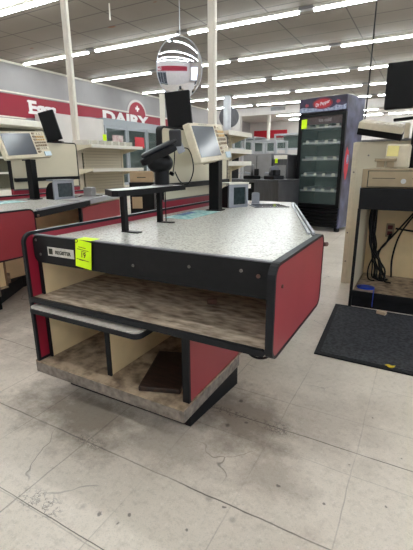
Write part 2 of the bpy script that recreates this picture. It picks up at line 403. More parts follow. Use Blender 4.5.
# what the round mirror shows: a banner over a run of dark glass coolers on the wall behind the viewer
t = thing('cold_case_banner', 'red banner with white lettering on the wall behind, seen mirrored in the round mirror', 'banner', (-3.6, YF, 0))
bx('panel', M_banner, t, -6.5, 9.5, .002, .04, 2.25, 3.0)
text('lettering', 'Cold Beer', M_white_t, t, .8, face_M((0, .042, 2.62), (0, 1, 0)), .004, .014, sx=1.2)
t = thing('cooler_bank', 'row of dark glass door coolers on the wall behind, seen in the round mirror', 'refrigerated case', (-3.6, YF, 0))
bx('body', M_casein, t, -3.4, 3.4, .002, .7, 0, 2.15)
for k in range(6):
    bm = bmesh.new(); x_ = -3.4+k*6.8/6; ring(bm, rrect(x_+.01, x_+1.12, .2, 2.1, .01), rrect(x_+.08, x_+1.05, .28, 2.02, .01), 'y', .701, .74)
    d_ = mesh_obj('door', bm, M_case, t); bx('glass', M_screen, d_, x_+.08, x_+1.05, .71, .72, .28, 2.02)

# ---------------------------------------------------------------- ceiling lights
ORD = ['first', 'second', 'third', 'fourth', 'fifth', 'sixth', 'seventh', 'eighth', 'ninth', 'tenth', 'eleventh']
def make_light():
    t = thing('ceiling_light', 'x', 'ceiling light')
    bm = bmesh.new()
    prism(bm, [(-.075, 0), (.075, 0), (.06, -.05), (-.06, -.05)], 'x', -1.2, 1.2)
    mesh_obj('housing', bm, M_wpost, t)
    bm = bmesh.new()
    for s in (-.023, .023): tube(bm, [(-1.19, s, -.072), (1.19, s, -.072)], .017, 8)
    mesh_obj('tube', bm, M_tube, t, smooth=False)
    bm = bmesh.new(); box(bm, 1.2, 1.47, -.06, .06, -.05, 0); 
    mesh_obj('wiring_box', bm, M_steelm, t)
    return t
L0 = make_light(); first = True
rows = [5.38, 8.06, 10.66, 13.38, 16.05, 18.7]
def put_light(x, y, z, label, group):
    global first
    o = L0 if first else copy_tree(L0)
    first = False
    o.location = (x, y, z); o['label'] = label; o['group'] = group
xs = [-9.0+2.67*i for i in range(6)]
for j, y in enumerate(rows):
    for i, x in enumerate(xs):
        put_light(x, y, CZ-.001, f'long fluorescent strip light, {ORD[i]} from the left wall in the {ORD[j]} row ahead', 'fluorescent strip lights')
for j, y in enumerate((2.7, .03, -2.65, -5.0)):
    for i, x in enumerate(xs):
        put_light(x, y, CZ-.001, 'long fluorescent strip light on the ceiling above and behind the viewer', 'fluorescent strip lights overhead')
for j, y in enumerate((21.6, 23.8)):
    for i, x in enumerate(xs[1:]):
        put_light(x, y, 3.579, f'distant strip light under the lower back ceiling, {ORD[i]} from the left in back row {["one","two","three"][j]}', 'strip lights in the back room')
# fixture with a bluish lens in the top left corner
t = thing('lensed_ceiling_light', 'ceiling light with pale blue reflector pan at top left corner', 'ceiling light', (-7.6, 4.95, CZ-.001))
bm = bmesh.new(); ring(bm, rrect(-1.3, 1.3, -.3, .3, .01), rrect(-1.25, 1.25, -.26, .26, .01), 'z', -.06, 0); mesh_obj('frame', bm, M_whites, t)
bx('reflector', mat('blue_reflector', srgb(190, 208, 224), .3, metal=.4, var=.05), t, -1.25, 1.25, -.26, .26, -.012, 0)
bm = bmesh.new()
for s in (-.12, .12): tube(bm, [(-1.2, s, -.045), (1.2, s, -.045)], .02, 8)
mesh_obj('tube', bm, M_tube, t)

# thin conduit hanging from the ceiling
o = cyl('ceiling_conduit', M_whites, None, -5.35, 6.15, 3.52, CZ, .012, 8)
tag(o, 'thin white conduit stub dropping from the ceiling above the round mirror', 'conduit')

# ---------------------------------------------------------------- posts
def post(x, y, w, label):
    t = thing('ceiling_post', label, 'post', (x, y, 0))
    bm = bmesh.new(); box(bm, -w/2, w/2, -w/2, w/2, .0, CZ-.001); mesh_obj('shaft', bm, M_post, t, bevel=.006)
    bx('outlet_strip', M_whites, t, w/2, w/2+.012, -w/4, w/4, 1.3, CZ-.01)
    bx('base_plate', M_post, t, -w/2-.03, w/2+.03, -w/2-.03, w/2+.03, 0, .012)
    return t
post(-5.25, 5.0, .085, 'square cream ceiling post in front of the Eggs banner on the left')
post(-2.66, 5.0, .09, 'square cream ceiling post behind the register screen of the nearest counter')

# ---------------------------------------------------------------- checkout counters
def counter(ox, oy, label, tape=False):
    t = thing('checkout_counter', label, 'checkout counter', (ox, oy, 0))
    YR = 3.22
    # left panel
    out = rrect(1.03, YR, .158, .748, .045, corners=(0, 0, 0, 1)); inn = rrect(1.042, YR-.01, .17, .736, .034, corners=(0, 0, 0, 1))
    bm = bmesh.new(); prism(bm, inn, 'x', -1.458, -1.446); mesh_obj('left_panel', bm, M_redrim, t)
    bm = bmesh.new(); ring(bm, out, inn, 'x', -1.460, -1.444); mesh_obj('left_panel_trim', bm, M_trim, t)
    bx('rim_strip', M_galv, t, -1.456, -1.447, 1.10, YR-.02, .748, .750)
    # right panel
    out = rrect(1.03, 1.645, .43, .742, .045); inn = rrect(1.040, 1.636, .440, .732, .036)
    bm = bmesh.new(); prism(bm, inn, 'x', -.365, -.345); mesh_obj('right_panel', bm, M_red, t)
    bm = bmesh.new(); ring(bm, out, inn, 'x', -.368, -.3435); mesh_obj('right_panel_trim', bm, M_trim, t)
    bm = bmesh.new()
    for (y, z) in ((1.10, .66),): tube(bm, [(-.346, y, z), (-.341, y, z)], .006, 10)
    mesh_obj('panel_screw', bm, M_rust, t)
    bm = bmesh.new(); tube(bm, [(-.345, 1.66, .69), (-.335, 1.672, .69)], .009, 10); mesh_obj('bolt', bm, M_rust, t)
    # top
    bm = bmesh.new(); prism(bm, [(-1.444, 1.09), (-.3685, 1.09), (-.3685, 1.655), (-.40, 1.68), (-.955, 3.2), (-1.444, 3.2)], 'z', .68, .712)
    mesh_obj('countertop', bm, M_top, t)
    # diagonal steel guide rails and edge
    d = Vector((-.955+.40, 3.2-1.68, 0)); L = d.length; ang = math.atan2(d.y, d.x)
    MM = Matrix.Translation((-.40, 1.68, 0)) @ Matrix.Rotation(ang, 4, 'Z')
    bx('edge_band', M_black, t, 0, L*.52, -.02, -.001, .670, .714, M=MM)
    bx('rear_edge_band', M_galv, t, L*.525, L*.985, -.02, -.001, .682, .713, M=MM)
    bm = bmesh.new()
    for q in (-.015, .006): box(bm, .05, L*.86, q, q+.012, .714, .724, M=MM)
    mesh_obj('guide_rail', bm, M_galv, t)
    # scanner window
    MS = Matrix.Translation((-1.03, 2.84, 0)) @ Matrix.Rotation(R(36), 4, 'Z')
    bm = bmesh.new(); ring(bm, rrect(-.13, .13, -.12, .12, .01), rrect(-.115, .115, -.105, .105, .005), 'z', .712, .717, M=MS); mesh_obj('scanner_frame', bm, M_steel, t)
    bx('scanner_glass', mat('scanner_glass', srgb(30, 34, 40), .08, var=0, spec=.9), t, -.115, .115, -.105, .105, .712, .7145, M=MS)
    # apron
    out = rrect(-1.443, -.3685, .618, .735, .03, corners=(1, 0, 0, 1))
    bm = bmesh.new(); prism(bm, out, 'y', 1.074, 1.089); mesh_obj('apron', bm, M_black, t)
    bx('apron_lip', M_gtrim, t, -1.43, -.3685, 1.072, 1.092, .7352, .739)
    bm = bmesh.new()
    for x, z in ((-1.42, .715), (-1.40, .655), (-.90, .665), (-.66, .69), (-.47, .70)):
        tube(bm, [(x, 1.075, z), (x, 1.071, z)], .0055, 10)
    mesh_obj('apron_screw', bm, M_screw, t)
    bm = bmesh.new(); tube(bm, [(-.412, 1.075, .69), (-.412, 1.070, .69)], .0065, 12); mesh_obj('apron_bolt', bm, M_rust, t)
    # shelf with nosing
    bx('shelf', M_shelfwood, t, -1.443, -.3685, 1.042, 1.59, .446, .4665)
    out = rrect(-1.448, -.3685, .445, .468, .010, corners=(1, 1, 1, 1))
    bm = bmesh.new(); prism(bm, out, 'y', 1.028, 1.042); mesh_obj('shelf_nosing', bm, M_trim, t)
    # pull-out board under the shelf
    bm = bmesh.new(); prism(bm, rrect(-1.448, -.84, 1.005, 1.4, .03, corners=(1, 1, 0, 0)), 'z', .405, .424); mesh_obj('pull_out_board', bm, M_trim, t)
    bm = bmesh.new(); prism(bm, rrect(-1.444, -.847, 1.011, 1.398, .026, corners=(1, 1, 0, 0)), 'z', .4241, .430); mesh_obj('board_surface', bm, mat('worn_grey_board', srgb(190, 184, 176), .5, var=.12, scale=30), t)
    # carcass
    bx('inner_wall', M_cream, t, -1.443, -1.428, 1.095, 1.59, .158, .68)
    bx('wall_edging', M_black, t, -1.444, -1.426, 1.088, 1.095, .158, .617)
    bx('back_board', mat('dim_back_board', srgb(120, 98, 72), .7, var=.15, scale=6), t, (-1.443, -.3685, 1.59, 1.605, .44, .68), (-1.443, -.69, 1.59, 1.605, .159, .439))
    bx('divider', M_cream, t, -1.080, -1.064, 1.092, 1.59, .159, .404)
    bx('divider_edging', M_black, t, -1.083, -1.061, 1.084, 1.092, .159, .404)
    bx('lower_side_panel', M_red, t, -.694, -.672, 1.085, 1.525, .159, .438)
    bx('side_panel_edging', M_black, t, -.697, -.669, 1.072, 1.085, .159, .438)
    bx('inner_liner', M_cream, t, -.704, -.6945, 1.09, 1.59, .159, .438)
    # base
    bm = bmesh.new(); box(bm, -1.472, -.667, 1.030, 1.525, .100, .150); mesh_obj('plinth', bm, M_plinth, t, bevel=.003)
    bx('deck', M_deck, t, -1.471, -.668, 1.031, 1.59, .150, .1585)
    bm = bmesh.new(); prism(bm, [(-1.38, 1.135), (-.708, 1.14), (-.675, 1.522), (-1.30, 1.522)], 'z', 0, .1); mesh_obj('kick_base', bm, M_kick, t)
    bm = bmesh.new(); prism(bm, [(-1.443, 1.53), (-.776, 1.57), (-1.015, 1.95), (-1.015, 3.1), (-1.443, 3.1)], 'z', 0, .1); mesh_obj('rear_base', bm, M_kick, t)
    bx('step_block', M_deck, t, -1.01, -.92, 1.68, 1.78, .1005, .18)
    bx('rear_cabinet', M_cream, t, -1.443, -1.02, 1.606, 3.0, .1005, .679)
    # red panel closing the far half of the diagonal side
    bx('rear_side_panel', M_red, t, L*.44, L*.985, .0, .02, .05, .66, M=MM)
    bx('rear_panel_edging', M_black, t, L*.425, L*.44, -.004, .024, .05, .66, M=MM)
    if tape:
        # maker's plate on the apron
        p = bx('maker_plate', mat('plate_paper', srgb(196, 192, 184), .4, var=.12, scale=60), t, -1.352, -1.20, 1.0715, 1.0735, .655, .692, M=None)
        bx('plate_mark', M_ink, p, -1.344, -1.322, 1.0705, 1.0715, .662, .686)
        text('plate_lettering', 'REGISTER', M_ink, p, .020, face_M((-1.262, 1.0712, .672), (0, -1, 0)), .0004, .0008, sx=1.05)
    return t
c1 = counter(0, 0, 'nearest red and black checkout counter with a lime tag and open front shelves', True)
c2 = counter(-1.94, .1, 'second red checkout counter at the left edge, behind the nearest one')

# lime lot tag taped to the apron
t = thing('lot_tag', 'lime green paper tag taped to the black front of the nearest checkout counter', 'tag', (-1.14, 1.07, 0))
Mt = Matrix.Translation((0, 0, .683)) @ Matrix.Rotation(R(6), 4, 'Y')
bx('paper', M_tag, t, -.042, .042, -.0045, -.0035, -.056, .054, M=Mt)
bx('folded_flap', M_tag, t, -.042, .040, -.004, .045, .0, .001, M=Matrix.Translation((.006, 0, .7395)))
o = text('tag_number', '19', M_ink, t, .030, Mt @ face_M((0, -.005, -.004), (0, -1, 0)), .0003, .0006, sx=.9)
bm = bmesh.new()
for z, a, b in ((.026, -.025, .014), (.017, -.032, .028), (.011, -.01, .016), (-.024, -.036, .03), (-.026, -.02, .0)):
    box(bm, a, b, -.0051, -.0046, z-.001, z+.001, M=Mt)
mesh_obj('tag_rule', bm, M_ink, t)
bm = bmesh.new(); ring(bm, [(.012*math.cos(k*PI/6), .008*math.sin(k*PI/6)) for k in range(12)], [(.008*math.cos(k*PI/6), .005*math.sin(k*PI/6)) for k in range(12)], 'y', -.0051, -.0046, M=Matrix.Translation((-.033, -.001, .735)))
mesh_obj('tag_circle', bm, M_ink, t)

# loose dark board in the lower bay
bm = bmesh.new(); box(bm, -.085, .085, -.155, .155, 0, .02, M=Matrix.Translation((-.865, 1.225, .1588)) @ Matrix.Rotation(R(20), 4, 'Z'))
tag(mesh_obj('loose_board', bm, M_darkwood, None, bevel=.003), 'dark brown board lying in the lower right bay of the nearest counter', 'board')
# rubbish on the shelf
bm = bmesh.new(); box(bm, -.02, .02, -.012, .012, 0, .02, M=Matrix.Translation((-.71, 1.33, .4665)) @ Matrix.Rotation(R(30), 4, 'Z'))
tag(mesh_obj('shelf_clip', bm, M_rust, None, bevel=.004), 'small rusty metal clip lying far back on the brown counter shelf', 'clip')
# cable under the right end
t = cable('power_cable', M_blackp, None, [(-.52, 1.22, .434), (-.49, 1.14, .42), (-.44, 1.09, .412), (-.40, 1.08, .412), (-.375, 1.10, .42), (-.378, 1.18, .436)], .004)
tag(t, 'black cable looping below the right end of the nearest counter shelf', 'cable')

# ---------------------------------------------------------------- lane partitions
def partition(ox, oy, y0, y1, label):
    t = thing('lane_partition', label, 'partition', (ox, oy, 0))
    x0, x1 = -1.50, -1.465
    out = rrect(y0, y1, .80, 1.25, .035, corners=(0, 0, 1, 1)); inn = rrect(y0+.012, y1-.012, .80, 1.238, .024, corners=(0, 0, 1, 1))
    bm = bmesh.new(); prism(bm, inn, 'x', x0, x1); mesh_obj('panel', bm, M_cream2, t)
    bm = bmesh.new(); ring(bm, out, inn, 'x', x0-.002, x1+.002); mesh_obj('edge_trim', bm, M_blackp, t)
    bx('rail', M_blackp, t, x1+.0005, x1+.03, y0+.02, y1-.02, .868, .902)
    bx('base_band', M_redrim, t, x0+.001, x1-.001, y0, y1, .0, .7999)
    bx('band_trim', M_gtrim, t, x1, x1+.006, y0, y1, .788, .799)
    return t
partition(0, 0, 2.08, 3.02, 'cream partition with black rail beside the nearest counter, behind the card terminal')
partition(-1.94, .1, 2.30, 3.13, 'cream partition with black rail beside the second counter at left')

# customer displays on the partitions
def back_display(x, y, rz, tilt, w, h, label, d=.035, bez=True):
    t = thing('customer_display', label, 'monitor', (x, y, 1.2505), rz)
    bm = bmesh.new(); box(bm, -.07, .07, -.055, .055, 0, .008); mesh_obj('foot', bm, M_blacks, t)
    MT = Matrix.Translation((0, 0, .012)) @ Matrix.Rotation(tilt, 4, 'Y')
    bx('stem', M_blacks, t, -.025, .025, .0, .025, -.004, .06, M=MT)
    bx('casing', M_blacks, t, -w/2, w/2, -d/2, d/2, .0, h, M=MT, bevel=.006)
    bx('screen', M_screen, t, -w/2+.015, w/2-.015, d/2, d/2+.002, .02, h-.015, M=MT)
    if bez: bx('white_card', M_whites, t, -w/2-.055, -w/2-.02, -.002, .002, .008, h-.0)
    return t
back_display(-1.478, 2.33, R(22), R(-5), .165, .215, 'black display seen from behind with a white card, on the nearest partition')
back_display(-3.41, 2.96, R(34), R(-14), .155, .29, 'tilted black display on top of the left partition below the Eggs banner', bez=False)

# ---------------------------------------------------------------- registers, printers
def register(ox, oy, label, hx=.011, hy=-.073, hz=1.156):
    t = thing('register_display', label, 'register', (ox-1.252, oy+2.40, 0))
    bx('post', M_blacks, t, -.037, .037, -.03, .03, .713, 1.07, bevel=.004)
    bx('foot', M_blacks, t, -.05, .05, -.045, .045, .7125, .72)
    MH = Matrix.Translation((hx, hy, hz)) @ Matrix.Rotation(R(92.6), 4, 'Z') @ Matrix.Rotation(R(-17.8), 4, 'X') @ Matrix.Rotation(R(-3.8), 4, 'Y')
    # bracket
    bm = bmesh.new(); box(bm, -.03, .03, .02, .09, -.115, -.04, M=MH); mesh_obj('bracket', bm, M_blacks, t)
    w, h = .252, .120
    bm = bmesh.new(); prism(bm, rrect(-w, w, -h, h, .012), 'y', .002, .042, M=MH)
    mesh_obj('housing', bm, M_beige, t, bevel=.004)
    s = bx('bezel', M_beige, t, -w+.004, .100, -.003, .002, -h+.004, h-.004, M=MH)
    bx('screen', M_screen, t, -w+.026, .082, -.0045, -.003, -h+.030, h-.020, M=MH)
    bm = bmesh.new()
    for r_ in range(7):
        for c_ in range(1): box(bm, .106, .128, -.005, .002, h-.03-r_*.028, h-.014-r_*.028, M=MH)
    mesh_obj('function_keys', bm, M_keyd, t)
    for nm, m_, cs in (('number_keys', M_keyo, [(r_, c_) for r_ in (1, 2) for c_ in range(4)]), ('dark_keys', M_keyd, [(r_, c_) for r_ in (3, 4) for c_ in range(4)]), ('ivory_keys', M_key, [(0, 1), (0, 2), (5, 0), (5, 1), (6, 0), (5, 2), (5, 3)])):
        bm = bmesh.new()
        for r_, c_ in cs: box(bm, .137+c_*.026, .153+c_*.026, -.006, .002, h-.034-r_*.026, h-.020-r_*.026, M=MH)
        mesh_obj(nm, bm, m_, t)
    bx('receipt_pad', M_blueg, t, .17, .245, -.006, .002, -h+.010, -h+.05, M=MH)
    bm = bmesh.new()
    for k in range(9): box(bm, -.13+k*.014, -.122+k*.014, -.0034, -.003, h-.013, h-.009, M=MH)
    mesh_obj('top_lettering', bm, M_ink, t)
    return t
register(0, 0, 'beige touch register with keypad on a black post, on the nearest counter')
register(-1.94, .06, 'beige touch register with keypad on a black post, at the left edge', .027, -.043, 1.197)

def printer(x, y, rz, label, gl=True, w=.13, d=.17):
    t = thing('receipt_printer', label, 'printer', (x, y, .7125), rz)
    # side cheek (rounded black) facing the viewer, grey window frame on the right
    pts = [(-.06, 0), (.06, 0), (.06, .155)]+[(.06-.12*math.sin(a), .035+.12*math.cos(a)) for a in [k*PI/2/8 for k in range(0, 9)]]
    bm = bmesh.new(); prism(bm, pts, 'y', -d/2-.008, -d/2); mesh_obj('side_cover', bm, M_blacks, t)
    bm = bmesh.new(); prism(bm, [(q[0]*.98, q[1]*.97+.001) for q in pts], 'y', -d/2, d/2-.001); mesh_obj('body', bm, M_blackp, t)
    bm = bmesh.new(); ring(bm, rrect(-d/2-.006, d/2, 0, .165, .008), rrect(-d/2+.035, d/2-.02, .02, .145, .004), 'x', .0605, .078); mesh_obj('frame', bm, M_grey, t)
    bx('window', mat('printer_window', srgb(44, 56, 58), .15, var=.2), t, .0606, .066, -d/2+.035, d/2-.02, .02, .145)
    bx('lid', M_whites if gl else M_grey, t, -.03, .082, -d/2-.01, d/2+.006, .1655, .178, bevel=.004)
    return t
printer(-1.255, 2.68, R(-27), 'grey receipt printer with white lid beside the nearest register post')
printer(-3.03, 2.62, R(-8), 'grey receipt printer with dark window on the left counter', gl=False, d=.21)
# small grey card holder and dark sticker on the left counter
bx_ = bmesh.new(); box(bx_, -.045, .045, -.05, .05, 0, .09); o = mesh_obj('card_reader', bx_, M_steelm, None, bevel=.006); o.location = (-2.98, 2.95, .7125); o.rotation_euler = (0, 0, R(20))
tag(o, 'small grey card reader behind the printer on the left counter', 'card reader')
bm = bmesh.new(); box(bm, -.10, .10, -.25, .25, 0, .003, M=Matrix.Translation((-2.85, 2.75, .7125)) @ Matrix.Rotation(R(20), 4, 'Z')); 
tag(mesh_obj('scale_plate', bm, M_steelm, None), 'flat dark grey scale plate on the left counter in front of the printer', 'scale plate')
# small upright clip by the near printer
bm = bmesh.new(); prism(bm, rrect(-.03, .03, 0, .09, .012, corners=(0, 0, 1, 1)), 'y', -.006, .006); box(bm, -.03, .05, -.03, .03, 0, .006)
o = mesh_obj('sign_holder', bm, M_grey, None); o.location = (-1.17, 2.93, .7125); o.rotation_euler = (0, 0, R(30))
tag(o, 'small clear grey sign holder at the far end of the nearest counter', 'sign holder')

# teal cards
def teal(loc, rz, s, label, z=.7122):
    t = thing('promo_card', label, 'card', (loc[0], loc[1], z), rz)
    bm = bmesh.new(); prism(bm, rrect(-.09*s, .09*s, -.22*s, .22*s, .015), 'z', 0, .0012); mesh_obj('card', bm, M_teal, t)
    bx('blue_panel', M_tealb, t, -.085*s, -.03*s, -.08*s, .10*s, .0012, .0016)
    return t
teal((-1.275, 2.14), R(2), 1.0, 'teal and blue printed card on the nearest counter near the register post')
teal((-3.16, 2.05), R(2), 1.1, 'teal printed card on the left counter under the register')

# ---------------------------------------------------------------- writing stand with card terminal
t = thing('writing_stand', 'black edged white writing stand on two legs on the nearest counter', 'stand', (0, 0, 0))
out = [(-1.24, 1.36), (-1.215, 1.375), (-1.20, 1.41), (-1.20, 1.93), (-1.22, 1.95), (-1.35, 1.97), (-1.365, 1.95), (-1.365, 1.46), (-1.355, 1.44)]
cx, cyy = -1.28, 1.68
inn = [(cx+(x-cx)*.955, cyy+(y-cyy)*.965) for x, y in out]
bm = bmesh.new(); prism(bm, inn, 'z', .882, .905); mesh_obj('board', bm, mat('pale_board', srgb(226, 226, 224), .4, var=.05, scale=40), t)
bm = bmesh.new(); ring(bm, out, inn, 'z', .880, .907); mesh_obj('board_edging', bm, M_blackp, t)
for (x, y) in ((-1.225, 1.42), (-1.265, 1.76)):
    l = bx('leg', M_blackp, t, x-.012, x+.012, y-.012, y+.012, .713, .881)
    bx('foot', M_blackp, l, x-.012, x+.085, y-.014, y+.020, .7125, .7175)
bm = bmesh.new(); tube(bm, [(-1.235, 1.775, .7125), (-1.235, 1.775, .881)], .003, 6); mesh_obj('rod', bm, M_blackp, t)

t = thing('card_terminal', 'black card terminal on a swivel stand, seen from behind, on the writing stand', 'card terminal', (-1.29, 1.83, .9075))
cyl('base', M_steelm, t, 0, 0, 0, .004, .06, 20)
cyl('column', M_blackp, t, 0, 0, .004, .11, .040, 20)
bm = bmesh.new(); bmesh.ops.create_uvsphere(bm, u_segments=20, v_segments=12, radius=.072, matrix=Matrix.Translation((-.01, 0, .12)) @ Matrix.Diagonal((1, 1, .8, 1)))
mesh_obj('joint', bm, M_blackp, t, smooth=True)
M_dg = mat('dark_grey_plastic', srgb(30, 32, 37), .4, var=.15)
MP = Matrix.Translation((-.0, 0, .175)) @ Matrix.Rotation(R(28.9), 4, 'Z') @ Matrix.Rotation(R(-24), 4, 'Y') @ Matrix.Rotation(R(8), 4, 'X')
bm = bmesh.new(); prism(bm, rrect(-.125, .10, -.065, .065, .06, seg=8), 'z', -.022, .014, M=MP); mesh_obj('tilt_ring', bm, M_blackp, t, bevel=.008)
bx('keypad_body', M_dg, t, -.105, .11, -.05, .05, .014, .038, M=MP, bevel=.01)
bx('reader_head', M_dg, t, .05, .115, -.045, .045, .03, .115, M=MP @ Matrix.Rotation(R(22), 4, 'Y'), bevel=.008)
bx('socket', M_grey, t, .085, .125, -.04, .04, -.045, .0, M=MP, bevel=.004)
o = cable('terminal_cord', M_blackp, None, [(-1.19, 1.88, 1.105), (-1.16, 1.9, 1.10), (-1.135, 1.9, 1.05), (-1.13, 1.9, .98), (-1.165, 1.9, .915), (-1.215, 1.9, .925), (-1.25, 1.9, .98)], .0035)
tag(o, 'thin black cord looping down from the card terminal', 'cord')
o = cable('hanging_lead', M_blackp, None, [(-1.235, 1.88, 1.09), (-1.24, 1.88, 1.03), (-1.248, 1.88, .985), (-1.253, 1.88, .975)], .003)
bm = bmesh.new(); box(bm, -.012, .012, -.006, .006, -.018, .0, M=Matrix.Translation((-1.255, 1.88, .978)) @ Matrix.Rotation(R(25), 4, 'Y')); mesh_obj('plug', bm, M_blackp, o)
tag(o, 'short black lead with a plug hanging under the card terminal', 'lead')

# stand and box behind the writing stand
t = thing('display_stand', 'black display stand with a tan shelf bay, behind the writing stand', 'stand', (-3.55, 4.55, 0), R(30))
bm = bmesh.new(); box(bm, -.17, .17, -.12, .12, 0, .78); mesh_obj('body', bm, M_blacks, t)
bx('tan_bay', M_card, t, -.14, .0, -.135, -.121, .42, .58)
t = thing('cardboard_box', 'tan box with a dark handle slot standing on the black display stand', 'box', (-3.55, 4.55, .7805), R(30))
bx('carton', M_card, t, -.16, .16, -.11, .11, 0, .15, bevel=.004); bx('handle_slot', M_ink, t, -.06, .06, -.1115, -.110, .06, .072)

# ---------------------------------------------------------------- hanging mirror
t = thing('convex_mirror', 'large oval convex mirror hanging from the ceiling behind the nearest counter', 'mirror', (-3.17, 5.0, 2.29))
nrm = Vector((.50, -.80, -.085)).normalized()
Mm = face_M((0, 0, 0), nrm)
bm = bmesh.new(); rr, cc = 10, 36; W_, H_, dep = .315, .385, .034
grid = [bm.verts.new((0, 0, dep))]; rings = []
for i in range(1, rr+1):
    q = i/rr; rings.append([bm.verts.new((W_*q*math.cos(2*PI*k/cc), H_*q*math.sin(2*PI*k/cc), dep*(math.sqrt(max(0, 1-(q*.86)**2))-.51)/.49)) for k in range(cc)])
for k in range(cc): bm.faces.new((grid[0], rings[0][k], rings[0][(k+1) % cc]))
for a, b in zip(rings, rings[1:]):
    for k in range(cc): bm.faces.new((a[k], b[k], b[(k+1) % cc], a[(k+1) % cc]))
bmesh.ops.transform(bm, matrix=Mm, verts=bm.verts); mesh_obj('mirror_face', bm, M_mirror, t, smooth=True)
bm = bmesh.new(); el = lambda s: [(W_*s*math.cos(2*PI*k/cc), H_*s*math.sin(2*PI*k/cc)) for k in range(cc)]
ring(bm, el(1.012), el(.99), 'z', -.012, .012, M=Mm); prism(bm, el(.99), 'z', -.012, -.004, M=Mm); mesh_obj('rim', bm, M_galv, t)
bm = bmesh.new(); tube(bm, [(0, .03, .38), (0, .03, CZ-2.29-.001)], .006, 6); mesh_obj('hanger', bm, M_galv, t)

# pipe with a round grey mirror further back
t = thing('metal_pipe', 'galvanised standpipe with a small round mirror fixed behind it, right of the register screen', 'pipe', (-3.58, 7.35, 0))
bm = bmesh.new(); tube(bm, [(0, 0, 0), (0, 0, 2.24), (0, 0, 2.29)], [.075, .075, .05], 20); mesh_obj('pipe', bm, M_galv, t, smooth=True)
bm = bmesh.new(); prism(bm, [(.20*math.cos(k*PI/14), .20*math.sin(k*PI/14)) for k in range(28)], 'z', 0, .04, M=face_M((-.08, .25, 1.93), (.45, -.9, 0))); mesh_obj('round_mirror', bm, M_steel, t, bevel=.01)
bm = bmesh.new(); tube(bm, [(-.07, .24, 1.93), (-.03, .07, 1.93)], .02, 8); mesh_obj('bracket', bm, M_galv, t)

# ---------------------------------------------------------------- left wall: banner, letters, cases
t = thing('wall_banner', 'long red banner reading Eggs and Dairy on the left wall', 'banner', (XL, 0, 0))
bm = bmesh.new(); prism(bm, [(-2, 2.35), (8.1, 2.35), (9.2, 2.44), (9.8, 2.56), (10.7, 2.62), (19.5, 2.60), (19.5, 2.95), (-2, 2.92)], 'x', .002, .03); mesh_obj('panel', bm, M_banner, t)
bx('lower_trim', M_whites, t, .002, .045, -2, 8.1, 2.315, 2.349)
def wtext(s, y, z, size, nm, sx=1.1, b=.012, ink=M_white_t, x=.034):
    return text(nm, s, ink, t, size, face_M((x, y, z), (1, 0, 0)), .004, b, sx=sx)
wtext('Eggs', 8.73, 2.645, .48, 'eggs_lettering', 1.2, .022)
bm = bmesh.new()
for yy, zz in ((8.27, 2.815), (8.27, 2.505)): box(bm, .032, .04, yy-.06, yy+.06, zz-.025, zz+.025)
mesh_obj('letter_serifs', bm, M_white_t, t)
wtext('DAIRY', 12.6, 2.68, .54, 'dairy_lettering', 1.7, .024, x=.04)
bm = bmesh.new(); A = [(13.3+.60*math.cos(k*PI/12), 2.95+.54*math.sin(k*PI/12)) for k in range(13)]
prism(bm, A, 'x', .005, .028); mesh_obj('arch_border', bm, M_wallb, t)
bm = bmesh.new(); A = [(13.3+.52*math.cos(k*PI/12), 2.93+.47*math.sin(k*PI/12)) for k in range(13)]
prism(bm, A, 'x', .0285, .038); mesh_obj('arch_emblem', bm, M_banner, t)
bm = bmesh.new(); box(bm, .0385, .042, 13.18, 13.42, 3.12, 3.2); box(bm, .0385, .042, 13.26, 13.34, 3.05, 3.27); mesh_obj('emblem_mark', bm, M_white_t, t)

t = thing('dairy_case', 'tall glass door dairy case standing along the left wall', 'refrigerated case', (XL, 10.4, 0))
D = .88; n = 4; LW = 4.6
bx('top_canopy', M_case, t, .05, D, 0, LW, 2.30, 2.52)
bx('end_enclosure', M_wallb, t, .05, D, -2.0, -.05, 0, 2.46)
bx('side', M_wallb, t, (.05, D, -.04, 0, 0, 2.46), (.05, D, LW, LW+.04, 0, 2.46))
bx('base', M_whites, t, .05, D, 0, LW, 0, .3)
bx('interior', M_casein, t, .05, .1, 0, LW, .3, 2.3)
bm = bmesh.new()
for z in (.7, 1.1, 1.5, 1.9): box(bm, .1, D-.15, .01, LW-.01, z, z+.03)
mesh_obj('shelf', bm, M_casein, t)
for k in range(n):
    y0 = k*LW/n; y1 = y0+LW/n
    bm = bmesh.new(); ring(bm, rrect(y0+.01, y1-.01, .31, 2.29, .01), rrect(y0+.09, y1-.09, .40, 2.20, .01), 'x', D-.03, D+.03)
    d = mesh_obj('door', bm, M_case, t); bx('glass', M_glass, d, D-.005, D+.005, y0+.09, y1-.09, .40, 2.20)
    bx('handle', M_galv, d, D+.03, D+.06, y1-.08, y1-.05, 1.0, 1.5)
for y, s_ in ((11.35, .35), (12.5, .30)):
    pass
o = bx('red_poster', M_redd, None, (XL+D+.032, XL+D+.036, 11.95, 12.5, 1.62, 2.0)); tag(o, 'red poster stuck on the second glass door of the dairy case', 'poster')
o = bx('pale_poster', mat('pink_poster', srgb(170, 130, 130), .5, scale=6, col2=srgb(205, 195, 190)), None, (XL+D+.032, XL+D+.036, 10.75, 11.3, 1.58, 2.0)); tag(o, 'faded pink poster stuck on the first glass door of the dairy case', 'poster')

t = thing('open_case', 'open white refrigerated wall case under the Eggs banner', 'refrigerated case', (XL, 3.2, 0))
bx('canopy', M_whites, t, .05, .95, 0, 5.1, 2.02, 2.18, bevel=.02)
bx('back', mat('olive_interior', srgb(112, 110, 92), .6, var=.1), t,   .05, .1, 0, 5.1, .4, 2.02)
bx('base', M_whites, t, .05, 1.0, 0, 5.1, 0, .4)
bm = bmesh.new()
for z in (.8, 1.2, 1.6): box(bm, .1, .75, 0, 5.1, z, z+.04)
mesh_obj('shelf', bm, M_whites, t); bx('end_panel', M_whites, t, .05, .95, 5.1, 5.14, 0, 2.18)

